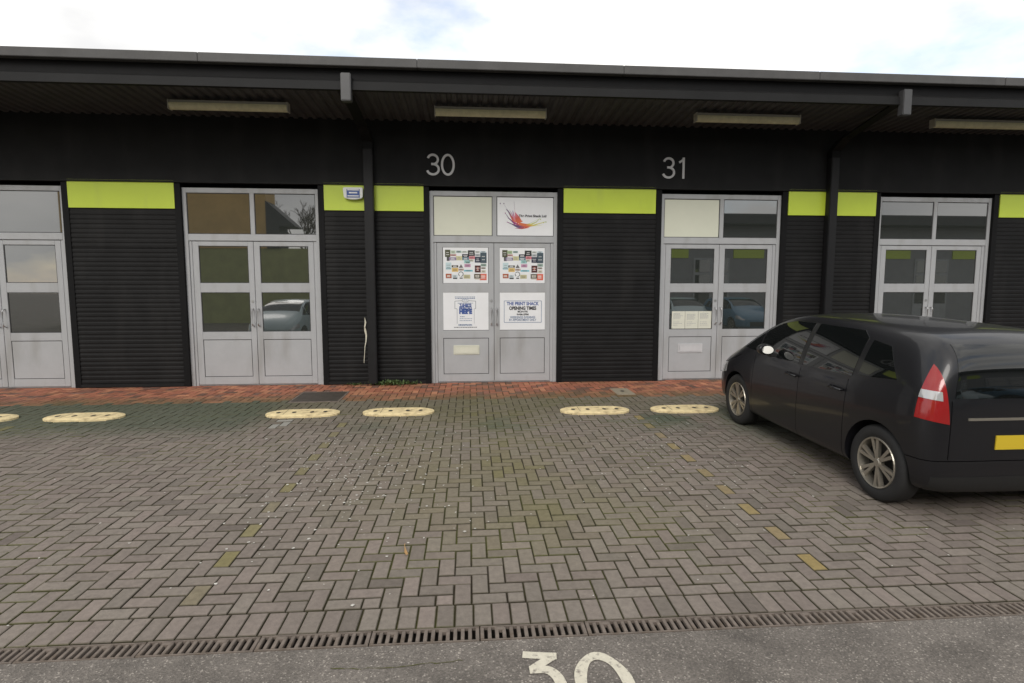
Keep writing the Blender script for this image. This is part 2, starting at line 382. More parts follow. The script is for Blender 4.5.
# ------------------------------------------------------------------ the terrace of units
PITCH = 4.205
UNITS = range(-4, 5)
FX0, FX1 = -.70, 1.59
WX0, WX1 = -4 * PITCH - 1.9, 4 * PITCH + FX1 + 1.9
HEAD = 3.445
def profile_sheet(mb, x0, x1, zs, y, depth, pitch):
    """horizontally ribbed sheet: trapezoid profile along z, extruded along x"""
    z0, z1 = zs; z = z0; pts = [(y, z0)]
    while z < z1 - pitch * .9:
        pts += [(y, z + pitch * .12), (y - depth, z + pitch * .30), (y - depth, z + pitch * .72), (y, z + pitch * .90)]
        z += pitch
    pts.append((y, z1))
    for (ya, za), (yb, zb) in zip(pts, pts[1:]):
        mb.quad((x0, ya, za), (x1, ya, za), (x1, yb, zb), (x0, yb, zb))
def make_terrace():
    B = empty('industrial_terrace', (0, 0, 0))
    tag(B, 'long black clad terrace of small industrial units with lime green panels and grey doors', 'building')
    # upper smooth band
    b = MB(); b.box(WX0, WX1, -.055, .5, 3.545, 4.70)
    b.build('upper_wall', M['clad'], B)
    f = MB(); f.prism([(0, 0)], 0, 0) if False else None
    f = MB(); f.box(WX0, WX1, -.088, .0, 3.515, 3.542); f.build('flashing', M['fascia'], B)
    # body of the building behind the doors (dark rooms are closed off by the glazing)
    bk = MB(); bk.box(WX0, WX1, .35, 12, .0, 4.69); bk.build('rear_wall', M['black_trim'], B)
    # piers
    for u in range(-5, 5):
        px0, px1 = u * PITCH + FX1, (u + 1) * PITCH + FX0
        if u == -5: px0 = WX0
        if u == 4: px1 = WX1
        q = MB(); profile_sheet(q, px0 + .10, px1 - .10, (.06, 2.40), -.036, .0065, .078)
        profile_sheet(q, px0 + .10, px1 - .10, (2.412, 3.08), -.036, .0065, .078)
        q.quad((px0 + .1, -.022, 2.40), (px1 - .1, -.022, 2.40), (px1 - .1, -.022, 2.412), (px0 + .1, -.022, 2.412))
        q.quad((px0 + .1, -.030, 3.08), (px1 - .1, -.030, 3.08), (px1 - .1, -.030, 3.545), (px0 + .1, -.030, 3.545))
        q.build('ribbed_cladding', M['clad'], B)
        t = MB(); t.box(px0, px0 + .1, -.052, .3, .0, 3.545); t.box(px1 - .1, px1, -.052, .3, .0, 3.545)
        t.build('corner_trim', M['black_trim'], B)
        s = MB(); s.box(px0 + .1, px1 - .1, -.060, -.02, .012, .060); s.build('base_flashing', M['fascia'], B)
        gp = MB(); gp.box(px0 + .107, px1 - (.095 if u != 0 else .118), -.062, -.031, 3.08, 3.548); gp.build('green_panel', M['green'], B)
    # roof, fascia and soffit
    OV = -1.75
    r = MB(); r.quad((WX0, OV + .05, 4.935), (WX1, OV + .05, 4.935), (WX1, 12, 6.2), (WX0, 12, 6.2)); r.quad((WX0, OV + .05, 4.86), (WX0, 12, 4.70), (WX1, 12, 4.70), (WX1, OV + .05, 4.86))
    r.quad((WX0, OV + .05, 4.86), (WX0, OV + .05, 4.935), (WX0, 12, 6.2), (WX0, 12, 4.70)); r.quad((WX1, OV + .05, 4.86), (WX1, 12, 4.70), (WX1, 12, 6.2), (WX1, OV + .05, 4.935))
    r.build('roof', M['edge'], B)
    e = MB(); x = WX0
    while x < WX1:
        e.box(x, min(x + 3.0, WX1) - .004, OV - .05, OV + .06, 4.845, 4.968); x += 3.0
    e.build('roof_edge', M['edge'], B, bevel=.006)
    fa = MB(); fa.box(WX0, WX1, OV + .075, OV + .12, 4.60, 4.86); fa.build('fascia', M['black_trim'], B)
    gu = MB(); gu.prism([(0, 0)], 0, 0) if False else None
    gu = MB()
    for (ya, za), (yb, zb) in (((OV + .074, 4.70), (OV + .05, 4.67)), ((OV + .05, 4.67), (OV + .012, 4.655)), ((OV + .012, 4.655), (OV - .002, 4.535)), ((OV - .002, 4.535), (OV + .06, 4.532)), ((OV + .06, 4.532), (OV + .10, 4.60))):
        gu.quad((WX0, ya, za), (WX1, ya, za), (WX1, yb, zb), (WX0, yb, zb))
    gu.build('lower_fascia', M['fascia'], B)
    so = MB(); x = WX0; p = .16
    while x < WX1:
        a = [(x, 4.66), (x + .05, 4.66), (x + .075, 4.632), (x + .135, 4.632), (x + p, 4.66)]
        for (xa, za), (xb, zb) in zip(a, a[1:]):
            so.quad((xa, OV + .10, za + .02), (xb, OV + .10, zb + .02), (xb, -.05, zb - .02), (xa, -.05, za - .02))
        x += p
    so.build('soffit', M['soffit'], B)
    # downpipes with outlet at the eaves
    for k in (-2, 0, 2):
        cx = -1.722 + k * PITCH
        d = MB(); d.box(cx - .08, cx + .08, -.20, -.065, gz(0) + .03, 4.15)
        d.build('downpipe', M['pipe'], B, bevel=.012)
        el = MB()
        P = [(cx - .07, 4.13), (cx + .07, 4.13)]
        def sq(c, hx, hy): return [(c[0] - hx, c[1] - hy, c[2]), (c[0] + hx, c[1] - hy, c[2]), (c[0] + hx, c[1] + hy, c[2]), (c[0] - hx, c[1] + hy, c[2])]
        path_ = [((cx, -.132, 4.10), .088, .075), ((cx, -.132, 4.22), .088, .075), ((cx - .02, -.40, 4.36), .088, .085), ((cx - .04, -OV * -1 + .1, 4.58), .07, .06)]
        for (c0, a0, b0), (c1, a1, b1) in zip(path_, path_[1:]):
            A, Bq = sq(c0, a0, b0), sq(c1, a1, b1)
            for i in range(4):
                j = (i + 1) % 4; el.quad(A[i], A[j], Bq[j], Bq[i])
        el.build('pipe_elbow', M['black_trim'], B, fixn=True)
        ob = MB(); ob.box(cx - .07, cx + .07, OV - .07, OV + .05, 4.365, 4.745); ob.build('gutter_outlet', M['pipebox'], B, bevel=.01)
    # door sets
    for u in UNITS: door_set(B, u)
    return B

ZT0, ZT1 = 2.548, 2.662
def ring(mb, x0, x1, z0, z1, t, y0, y1):
    mb.box(x0, x1, y0, y1, z0, z0 + t); mb.box(x0, x1, y0, y1, z1 - t, z1)
    mb.box(x0, x0 + t, y0, y1, z0 + t, z1 - t); mb.box(x1 - t, x1, y0, y1, z0 + t, z1 - t)
_shared = {}
def part(name, m, parent, key, fn, dx, bevel=0):
    if key not in _shared:
        mb = MB(); fn(mb); _shared[key] = mb.build(name, m, parent, bevel=bevel)
        o = _shared[key]
    else:
        o = _shared[key].copy(); col.objects.link(o); o.parent = parent
        o.data = _shared[key].data
        if o.data.materials[0] != m:
            o.material_slots[0].link = 'OBJECT'; o.material_slots[0].material = m
        else:
            o.material_slots[0].link = 'DATA'
    o.location = (dx, 0, 0) if parent is None or parent.type == 'EMPTY' else (0, 0, 0)
    return o
def door_set(B, u):
    dx = u * PITCH
    def fr(mb):
        mb.box(FX0, FX0 + .068, .0, .12, .0, HEAD); mb.box(FX1 - .062, FX1, .0, .12, .0, HEAD)
        mb.box(FX0 + .068, FX1 - .062, .0, .12, 3.362, HEAD)
        mb.box(FX0 + .068, FX1 - .062, .001, .12, ZT0, ZT1)
        mb.box(.420, .494, .001, .12, ZT1, 3.362)
        mb.box(FX0 + .068, FX0 + .115, .02, .12, .0, ZT0); mb.box(FX1 - .115, FX1 - .062, .02, .12, .0, ZT0)
        mb.box(FX0 + .115, FX1 - .115, .045, .12, .0, .03)
    F = part('door_frame', M['frame'], B, 'frame', fr, dx, bevel=.004)
    def g1(mb):
        for a, b in ((FX0 + .068, .420), (.494, FX1 - .062)): ring(mb, a, b, ZT1, 3.362, .012, .014, .03)
    part('glazing_gasket', M['gasket'], F, 'tg', g1, 0)
    left = {0: M['cream'], 1: M['cream']}.get(u, M['glass']); right = {0: M['white']}.get(u, M['glass'])
    part('transom_pane', left, F, 'tl', lambda mb: mb.box(FX0 + .075, .413, .018, .028, ZT1 + .006, 3.356), 0)
    part('transom_pane', right, F, 'tr', lambda mb: mb.box(.501, FX1 - .069, .018, .028, ZT1 + .006, 3.356), 0)
    for side, (a, b) in enumerate(((FX0 + .120, .441), (.449, FX1 - .120))):
        ga, gb = a + .100, b - .092
        def leaf(mb, a=a, b=b, ga=ga, gb=gb):
            y0, y1 = .022, .075
            mb.box(a, ga, y0, y1, .025, ZT0 - .008); mb.box(gb, b, y0, y1, .025, ZT0 - .008)
            for z0, z1 in ((.025, .160), (.825, .962), (1.655, 1.818), (2.462, ZT0 - .008)): mb.box(ga, gb, y0, y1, z0, z1)
        D = part('door', M['frame'], B, ('leaf', side), leaf, dx, bevel=.003)
        def gk(mb, ga=ga, gb=gb):
            for z0, z1 in ((.160, .825), (.962, 1.655), (1.818, 2.462)): ring(mb, ga, gb, z0, z1, .011, .030, .06)
        part('glazing_gasket', M['gasket'], D, ('gk', side), gk, 0)
        part('lower_panel', M['frame'], D, ('lp', side), lambda mb, ga=ga, gb=gb: mb.box(ga + .011, gb - .011, .027, .06, .171, .814), 0)
        for z0, z1 in ((.962, 1.655), (1.818, 2.462)):
            part('glass_pane', M['glass'], D, ('gp', side, z0), lambda mb, ga=ga, gb=gb, z0=z0, z1=z1: mb.box(ga + .008, gb - .008, .036, .05, z0 + .008, z1 - .008), 0)
        hx = (b - .045) if side == 0 else (a + .045)
        def hd(mb, hx=hx):
            pts = [(hx, .022, 1.06), (hx, -.025, 1.075), (hx, -.04, 1.10), (hx, -.04, 1.33), (hx, -.025, 1.355), (hx, .022, 1.37)]
            mb.tube(pts, .011, 8)
        part('handle', M['steel'], D, ('hd', side), hd, 0)
        if side == 0:
            def lk(mb, hx=hx):
                mb.lathe_y([(.0, .012), (.022, .012), (.024, .022)], hx, 1.50, 16)
            part('lock', M['steel'], D, 'lk', lk, 0)
            if u != -1:
                def lp(mb):
                    mb.box(-.297, .174, .014, .028, .522, .691); mb.box(-.275, .152, .008, .0145, .545, .668)
                part('letter_plate', M['plate_cream'] if u == 0 else M['plate_grey'], D, 'letter', lp, 0, bevel=.004)
B = make_terrace()

# ------------------------------------------------------------------ drain channel
dn = empty('drain_channel', (0, (DT + DB) / 2, gz(DT)))
tag(dn, 'rusty slotted iron drain channel running between block paving and asphalt road', 'drain')
LD = tuple(dn.location)
t = MB(); t.quad((-XW, DB, -.30), (XW, DB, -.30), (XW, DT, -.30), (-XW, DT, -.30)); t.quad((-XW, DT, -.30), (XW, DT, -.30), (XW, DT, gz(DT) - .004), (-XW, DT, gz(DT) - .004)); t.quad((-XW, DB, -.30), (-XW, DB, ZR), (XW, DB, ZR), (XW, DB, -.30))
t.build('trough', M['trough'], dn, LD)
SEG = .585; zt = gz(DT) + .001
gm = MB()
gm.box(0, SEG - .006, DT - .013, DT - .002, zt - .02, zt); gm.box(0, SEG - .006, DB + .002, DB + .014, zt - .023, zt - .003)
nb = 14
for i in range(nb + 1):
    xx = i * (SEG - .006 - .020) / nb
    gm.box(xx, xx + .020, DB + .014, DT - .013, zt - .022, zt - .002)
for i in (2, 9):
    xx = (i + .5) * (SEG - .026) / nb + .01; gm.box(xx - .022, xx + .022, DT - .040, DT - .0135, zt - .021, zt - .0005)
g0 = gm.build('grate', M['iron'], dn, LD, bevel=.002)
first = True
x = -.539 - SEG * 30
while x < XW - SEG:
    o = g0 if first else g0.copy()
    if not first: col.objects.link(o); o.parent = dn
    o.location = (x, 0, random.gauss(0, .001)); o.rotation_euler = (0, random.gauss(0, .001), 0)
    first = False; x += SEG

# ------------------------------------------------------------------ painted number on the road
def ribbon(mb, pts, wd, z):
    pts = [Vector((p[0], p[1], 0)) for p in pts]; Ls, Rs = [], []
    ws = wd if isinstance(wd, list) else [wd] * len(pts)
    for i, p in enumerate(pts):
        d = (pts[min(i + 1, len(pts) - 1)] - pts[max(i - 1, 0)]).normalized(); nrm = Vector((-d.y, d.x, 0))
        Ls.append(p + nrm * ws[i] / 2); Rs.append(p - nrm * ws[i] / 2)
    for i in range(len(pts) - 1):
        mb.quad((Rs[i].x, Rs[i].y, z), (Rs[i + 1].x, Rs[i + 1].y, z), (Ls[i + 1].x, Ls[i + 1].y, z), (Ls[i].x, Ls[i].y, z))
def smooth_path(pts, n=6):
    o = []
    for i in range(len(pts) - 1):
        p0, p1, p2, p3 = (Vector((*pts[max(i - 1, 0)], 0)), Vector((*pts[i], 0)), Vector((*pts[i + 1], 0)), Vector((*pts[min(i + 2, len(pts) - 1)], 0)))
        for k in range(n):
            t_ = k / n
            q = .5 * ((2 * p1) + (-p0 + p2) * t_ + (2 * p0 - 5 * p1 + 4 * p2 - p3) * t_ ** 2 + (-p0 + 3 * p1 - 3 * p2 + p3) * t_ ** 3); o.append((q.x, q.y))
    o.append(pts[-1]); return o
nm, nz_ = MB(), MB(); zp = ZR + .004
def pz(px, py):        # picture point on the road, worked out once from the camera pose above
    f = 553.3; pi, ya = R(5.335), R(4.375)
    fw = Vector((math.sin(ya) * math.cos(pi), math.cos(ya) * math.cos(pi), -math.sin(pi))); r0 = Vector((math.cos(ya), -math.sin(ya), 0)); u0 = r0.cross(fw)
    v = fw * f + r0 * (px - 511.5) - u0 * (py - 341.5); t_ = (zp - CAM_Z) / v.z
    return (v.x * t_, CAM_Y + v.y * t_)
three = smooth_path([pz(522, 654.5), pz(540, 655.5), pz(556, 656)], 4)
ribbon(nm, three, .052, zp)
ribbon(nm, smooth_path([pz(553, 656), pz(543, 662), pz(533, 668.5)], 4), .050, zp + .0006)
ribbon(nm, smooth_path([pz(529, 670), pz(544, 669.5), pz(553, 673), pz(560, 682), pz(562, 695), pz(556, 706), pz(540, 711), pz(522, 708)], 6), .056, zp + .0012)
ox, oy = pz(605.5, 683)
zero = [(ox - .004 + .113 * math.cos(a) * (1 + .03 * math.sin(3 * a)), oy - .038 + .235 * math.sin(a)) for a in [2 * math.pi * i / 48 for i in range(49)]]
ribbon(nz_, zero, [.056 + .006 * math.sin(i * .7) for i in range(49)], zp)
o = empty('painted_number', (ox, oy, ZR)); nm.build('digit', M['paint_num'], o, tuple(o.location)); nz_.build('digit', M['paint_num'], o, tuple(o.location))
tag(o, 'cream number 30 hand painted on the asphalt road', 'road marking')
ck = MB(); pts = smooth_path([pz(330, 668), pz(352, 669), pz(372, 667.5), pz(395, 667), pz(420, 664), pz(440, 663), pz(462, 660)], 4)
pts = [(p[0], p[1] + random.gauss(0, .004)) for p in pts]
ribbon(ck, pts, [random.uniform(.001, .006) for _ in pts], ZR + .003)
setting(ck.build('road_crack', M['bed']), 'thin dark crack wandering across the asphalt road', 'road')

# ------------------------------------------------------------------ wheel stops
def stop_mesh():
    mb = MB(); Ln, Wd, Hh = 1.0, .40, .036; n = 14
    def outline(inset, z):
        r = Wd / 2 - inset; o = []
        for s_ in (1, -1):
            for k in range(n + 1):
                a = -math.pi / 2 + math.pi * k / n
                o.append((s_ * (Ln / 2 - Wd * .68) + s_ * r * math.cos(a) * 1.36, s_ * r * math.sin(a), z))
        return o
    rings = [outline(0, -.03), outline(0, .02), outline(.022, Hh - .008), outline(.05, Hh)]; k = len(rings[0])
    for rr in rings: mb.v += rr
    for q in range(3):
        for i in range(k):
            j = (i + 1) % k; mb.f.append((q * k + i, q * k + j, (q + 1) * k + j, (q + 1) * k + i)); mb.c.append((1, 1, 1))
    mb.f.append(tuple(range(3 * k, 4 * k))); mb.c.append((1, 1, 1))
    return mb
st0 = stop_mesh().build('wheel_stop', M['stop'])
hm = MB()
for hx in (-.32, -.11, .13, .31):
    hm_ = [(hx + .030 * math.cos(a), -.03 + .044 * math.sin(a), .0372) for a in [2 * math.pi * i / 10 for i in range(10)]]
    hm.quad(*hm_)
h0 = hm.build('bolt_hole', M['hole'], st0)
h0.data.name = 'bolt_holes'
jm = MB(); jm.box(-.236, -.231, -.140, .140, .0360, .0370); jm.build('crack', M['hole'], st0)
specs = [(-2.33, -2.27, 'cream wheel stop left of the yellow blocks, nearest the dark metal drain cover', .03),
         (-1.01, -2.27, 'cream wheel stop just right of the left yellow block line, below the downpipe', .0),
         (1.78, -2.37, 'cream wheel stop left of the right yellow block line, below the pale square cover', -.01),
         (3.10, -2.38, 'cream wheel stop beside the front wheel of the black car', .0),
         (-5.22, -2.27, 'cream wheel stop furthest left, in front of the far left wall', .02),
         (-6.60, -2.27, 'cream wheel stop at the left edge of the parking row', .01)]
for i, (x, y, lab, rz) in enumerate(specs):
    o = st0 if i == 0 else copy_tree(st0)
    o.location = (x, y, gz(y) + .002); o.rotation_euler = (math.atan(SL), 0, rz)
    tag(o, lab, 'wheel stop', 'wheel stops along the head of the bays')
setL = None

# ------------------------------------------------------------------ covers in the path
def slab(mb, x0, x1, y0, y1, h, th=.02):
    n = len(mb.v)
    for z in (-th, h):
        for (x, y) in ((x0, y0), (x1, y0), (x1, y1), (x0, y1)): mb.v.append((x, y, gz(y) + z))
    mb.f += [(n + 4, n + 5, n + 6, n + 7)] + [(n + i, n + (i + 1) % 4, n + 4 + (i + 1) % 4, n + 4 + i) for i in range(4)]; mb.c += [(1, 1, 1)] * 5
c = MB(); slab(c, -2.74, -2.04, -1.50, -.78, .006)
o = c.build('drain_cover', M['cover']); tag(o, 'dark rectangular metal drain cover set in the path by the left door', 'drain cover')
fr = MB(); slab(fr, -2.77, -2.742, -1.53, -.75, .009); slab(fr, -2.038, -2.01, -1.53, -.75, .009); slab(fr, -2.74, -2.04, -1.53, -1.502, .009); slab(fr, -2.74, -2.04, -.778, -.75, .009)
fr.build('frame', M['iron'], o)
c = MB(); slab(c, 2.40, 2.70, -1.33, -.80, .007)
o = c.build('inspection_cover', M['cover_pale']); tag(o, 'small pale square inspection cover in the red path below the right wall', 'inspection cover')
k = MB(); k.quad(*[(2.55 + .035 * math.cos(a), -1.06 + .05 * math.sin(a), gz(-1.06) + .0085) for a in [2 * math.pi * i / 12 for i in range(12)]]); k.build('keyhole', M['hole'], o)

# ------------------------------------------------------------------ numbers on the wall
def glyph(ch, h):                                   # grotesque numerals as stroke paths in a box h high
    if ch == '0': return [[(.27 * h + .215 * h * math.cos(a), .5 * h + .455 * h * math.sin(a)) for a in [2 * math.pi * i / 40 for i in range(41)]]], .54 * h
    if ch == '3':
        up = [(.26 * h + .185 * h * math.cos(R(t)), .735 * h + .22 * h * math.sin(R(t))) for t in range(165, -91, -15)]
        lo = [(.26 * h + .215 * h * math.cos(R(t)), .285 * h + .24 * h * math.sin(R(t))) for t in range(90, -166, -15)]
        return [up[:-1] + [(.24 * h, .52 * h)], [(.20 * h, .525 * h)] + lo], .54 * h
    return [[(.30 * h, .0), (.30 * h, 1.0 * h)], [(.30 * h, .96 * h), (.25 * h, .86 * h), (.12 * h, .76 * h)]], .54 * h
for txt, xa, xb, za, zb in (('30', -.735, -.214, 3.699, 4.069), ('31', 3.494, 4.009, 3.708, 4.082)):
    h = zb - za; x = xa - .012; t_ = .102 * h
    o = empty('unit_number', ((xa + xb) / 2, -.055, za))
    for ch in txt:
        st, adv = glyph(ch, h); mb = MB()
        for si, pts in enumerate(st):
            P = [Vector((x + p[0] * 1.28, za + p[1])) for p in pts]; closed = (P[0] - P[-1]).length < 1e-4
            Lf, Rt = [], []
            for i, p in enumerate(P):
                if closed: d = P[(i + 1) % (len(P) - 1)] - P[(i - 1) % (len(P) - 1)]
                else: d = P[min(i + 1, len(P) - 1)] - P[max(i - 1, 0)]
                d.normalize(); nn = Vector((-d.y, d.x)) * t_ / 2; Lf.append(p + nn); Rt.append(p - nn)
            yf = -.070 - .0006 * si
            for i in range(len(P) - 1):
                A = [Lf[i], Rt[i], Rt[i + 1], Lf[i + 1]]
                mb.quad(*[(v.x, yf, v.y) for v in A])
                mb.quad((Lf[i].x, yf, Lf[i].y), (Lf[i + 1].x, yf, Lf[i + 1].y), (Lf[i + 1].x, -.0545, Lf[i + 1].y), (Lf[i].x, -.0545, Lf[i].y))
                mb.quad((Rt[i].x, yf, Rt[i].y), (Rt[i].x, -.0545, Rt[i].y), (Rt[i + 1].x, -.0545, Rt[i + 1].y), (Rt[i + 1].x, yf, Rt[i + 1].y))
        mb.build('digit', M['number'], o, tuple(o.location)); x += adv * 1.28
    tag(o, 'silver grey number %s fixed to the black wall above a double door' % txt, 'number sign', 'unit numbers on the wall')

# ------------------------------------------------------------------ eaves lights
lt = None
LY = -.92
labs = {0: 'yellowed strip light under the eaves above the central double door', 1: 'yellowed strip light under the eaves above the right hand double door',
        -1: 'yellowed strip light under the eaves above the left hand double door', -2: 'yellowed strip light under the eaves furthest to the left', 2: 'yellowed strip light under the eaves furthest to the right'}
for u in (0, -1, 1, -2, 2):
    if lt is None:
        lt = empty('strip_light', (.36, LY, 4.62))
        Lp = tuple(lt.location)
        b = MB(); b.box(-.52, 1.24, LY - .05, LY + .05, 4.555, 4.60); b.build('luminaire_body', M['lightbody'], lt, Lp, bevel=.006)
        d = MB(); n = 8
        ringp = [(LY + .068 * math.cos(math.pi + math.pi * i / n), 4.556 + .095 * math.sin(math.pi + math.pi * i / n)) for i in range(n + 1)]
        for (ya, za), (yb, zb) in zip(ringp, ringp[1:]): d.quad((-.515, ya, za), (1.235, ya, za), (1.235, yb, zb), (-.515, yb, zb))
        d.quad(*[(-.515, y, z) for y, z in ringp]); d.quad(*[(1.235, y, z) for y, z in reversed(ringp)])
        d.build('diffuser', M['light'], lt, Lp, smooth=False)
        
        for xa in (-.532, 1.236):
            e = MB(); e.box(xa, xa + .016, LY - .062, LY + .062, 4.462, 4.601); e.build('end_cap', M['lightbody'], lt, Lp)
        o = lt
    else:
        o = copy_tree(lt)
    o.location = (.36 + u * PITCH + {-1: .17, 1: .05}.get(u, 0), LY, 4.60 + .01)
    tag(o, labs[u], 'strip light', 'strip lights under the eaves')

# ------------------------------------------------------------------ alarm box
ab = empty('alarm_box', (-1.99, -.062, 3.3650)); La = tuple(ab.location)
m_ = MB(); P = [(-2.155, 3.4600), (-1.835, 3.4600), (-1.825, 3.4350), (-1.83, 3.2950), (-1.85, 3.2770), (-1.92, 3.2600), (-1.99, 3.2550), (-2.06, 3.2600), (-2.13, 3.2770), (-2.15, 3.2950), (-2.165, 3.4350)]
m_.prism(P, -.15, -.063); m_.build('casing', M['alarm_white'], ab, La, fixn=True, bevel=.008)
m_ = MB(); m_.box(-2.10, -1.88, -.155, -.1495, 3.2870, 3.4300); m_.build('blue_label', M['alarm_blue'], ab, La)
m_ = MB(); m_.box(-2.06, -1.92, -.158, -.1552, 3.3570, 3.3790); m_.box(-2.085, -1.895, -.158, -.1552, 3.3050, 3.3230); m_.box(-2.09, -1.89, -.158, -.1552, 3.4070, 3.4250); m_.build('lettering', M['alarm_white'], ab, La)
tag(ab, 'white alarm box with a blue label mounted on the left lime green panel', 'alarm box')

# ------------------------------------------------------------------ shop sign in the transom
YS = .012
sg = empty('shop_sign', (1.01, YS, 2.675)); Ls = tuple(sg.location)
m_ = MB(); m_.box(.512, 1.518, YS, YS + .0055, 2.675, 3.343); m_.build('sheet', M['white'], sg, Ls)
def at_sign(px, py): return .494 + (px - 74) / (785 - 74) * (1.526 - .494), 3.352 - (py - 140) / (648 - 140) * .695
sp = MB(); YP = YS - .0012
def blade(pts, wds, cols, y=YP):
    P = [Vector((*at_sign(*p), 0)) for p in pts]
    P2 = []; W2 = []; C2 = []
    for i in range(len(P) - 1):
        for q in range(5):
            t_ = q / 5; P2.append(P[i].lerp(P[i + 1], t_)); W2.append(.8 * (wds[i] * (1 - t_) + wds[i + 1] * t_)); C2.append(mixc(cols[i], cols[i + 1], t_))
    P2.append(P[-1]); W2.append(wds[-1]); C2.append(cols[-1])
    for i in range(len(P2) - 1):
        d = (P2[i + 1] - P2[i]).normalized(); nn = Vector((-d.y, d.x, 0))
        a, b = P2[i] + nn * W2[i], P2[i] - nn * W2[i]; c_, e_ = P2[i + 1] - nn * W2[i + 1], P2[i + 1] + nn * W2[i + 1]
        sp.quad((a.x, y, a.y), (b.x, y, b.y), (c_.x, y, c_.y), (e_.x, y, e_.y), c=C2[i])
DP, RE, OR, YE, GR, PK, MA = (.12, .06, .16), (.55, .09, .06), (.65, .16, .06), (.62, .60, .10), (.35, .45, .12), (.62, .25, .35), (.30, .04, .22)
blade([(190, 290), (225, 330), (262, 400), (300, 470)], [.004, .014, .02, .03], [DP, (.2, .15, .25), RE, OR])
blade([(275, 310), (285, 380), (320, 460)], [.004, .02, .05], [(.25, .2, .4), PK, OR], YP - .0005)
blade([(300, 330), (330, 400), (360, 470)], [.006, .05, .065], [PK, RE, OR], YP - .001)
blade([(185, 350), (225, 410), (290, 470), (360, 500)], [.003, .008, .016, .02], [DP, DP, MA, RE], YP - .0015)
blade([(200, 458), (260, 485), (340, 520), (420, 525), (480, 505)], [.006, .009, .03, .035, .02], [MA, DP, DP, RE, OR], YP - .002)
blade([(350, 480), (430, 498), (500, 490), (570, 455), (610, 410)], [.03, .03, .014, .006, .003], [OR, OR, YE, GR, GR], YP - .0025)
blade([(460, 515), (530, 500), (600, 478), (690, 450)], [.02, .012, .008, .003], [OR, YE, YE, GR], YP - .003)
blade([(160, 225), (200, 285), (245, 350)], [.001, .0015, .003], [DP, DP, DP]); blade([(235, 300), (262, 352), (285, 420)], [.001, .005, .008], [DP, MA, PK])
blade([(420, 500), (500, 470), (600, 415)], [.006, .003, .001], [YE, GR, GR]); blade([(470, 510), (560, 505), (640, 500)], [.006, .004, .001], [YE, YE, YE])
blade([(205, 400), (250, 440), (300, 490)], [.001, .004, .008], [DP, MA, RE])
blade([(290, 190), (295, 240), (303, 350)], [.0015, .002, .003], [DP, DP, PK])
main_sp = sp; sp = MB(); blade([(300, 540), (390, 545), (480, 530)], [.003, .01, .004], [MA, RE, OR]); sp.build('paint_stroke', M['logo'], sg, Ls, tint=True); sp = main_sp
for (qx, qy), c_ in (((165, 222), DP), ((120, 222), DP), ((182, 345), MA), ((690, 455), GR), ((660, 462), YE), ((620, 420), GR)):
    X_, Z_ = at_sign(qx, qy); MB().quad(*[(X_ + .009 * math.cos(a), YP - .0005, Z_ + .012 * math.sin(a)) for a in [math.pi * i / 4 for i in range(8)]], c=c_).build('paint_drop', M['logo'], sg, Ls, tint=True)
sp.build('paint_splash', M['logo'], sg, Ls, tint=True)
X_, Z_ = at_sign(522, 380)
text_mesh('The Print Shack Ltd', .058, M['ink_black'], sg, 'lettering', X_, YP - .004, Z_, Ls, bold=.0018, depth=.001, width=.50)
tag(sg, 'white sign with an orange paint splash and dark lettering above the double door', 'sign')

# ------------------------------------------------------------------ posters
YPO = .0285
def poster(x0, x1, z0, z1, label, name='poster'):
    r = empty(name, ((x0 + x1) / 2, YPO, z0)); Lq = tuple(r.location)
    m_ = MB(); m_.box(x0, x1, YPO, YPO + .006, z0, z1); m_.build('sheet', M['white'], r, Lq)
    tag(r, label, 'poster', 'white posters covering the door panes'); return r, Lq
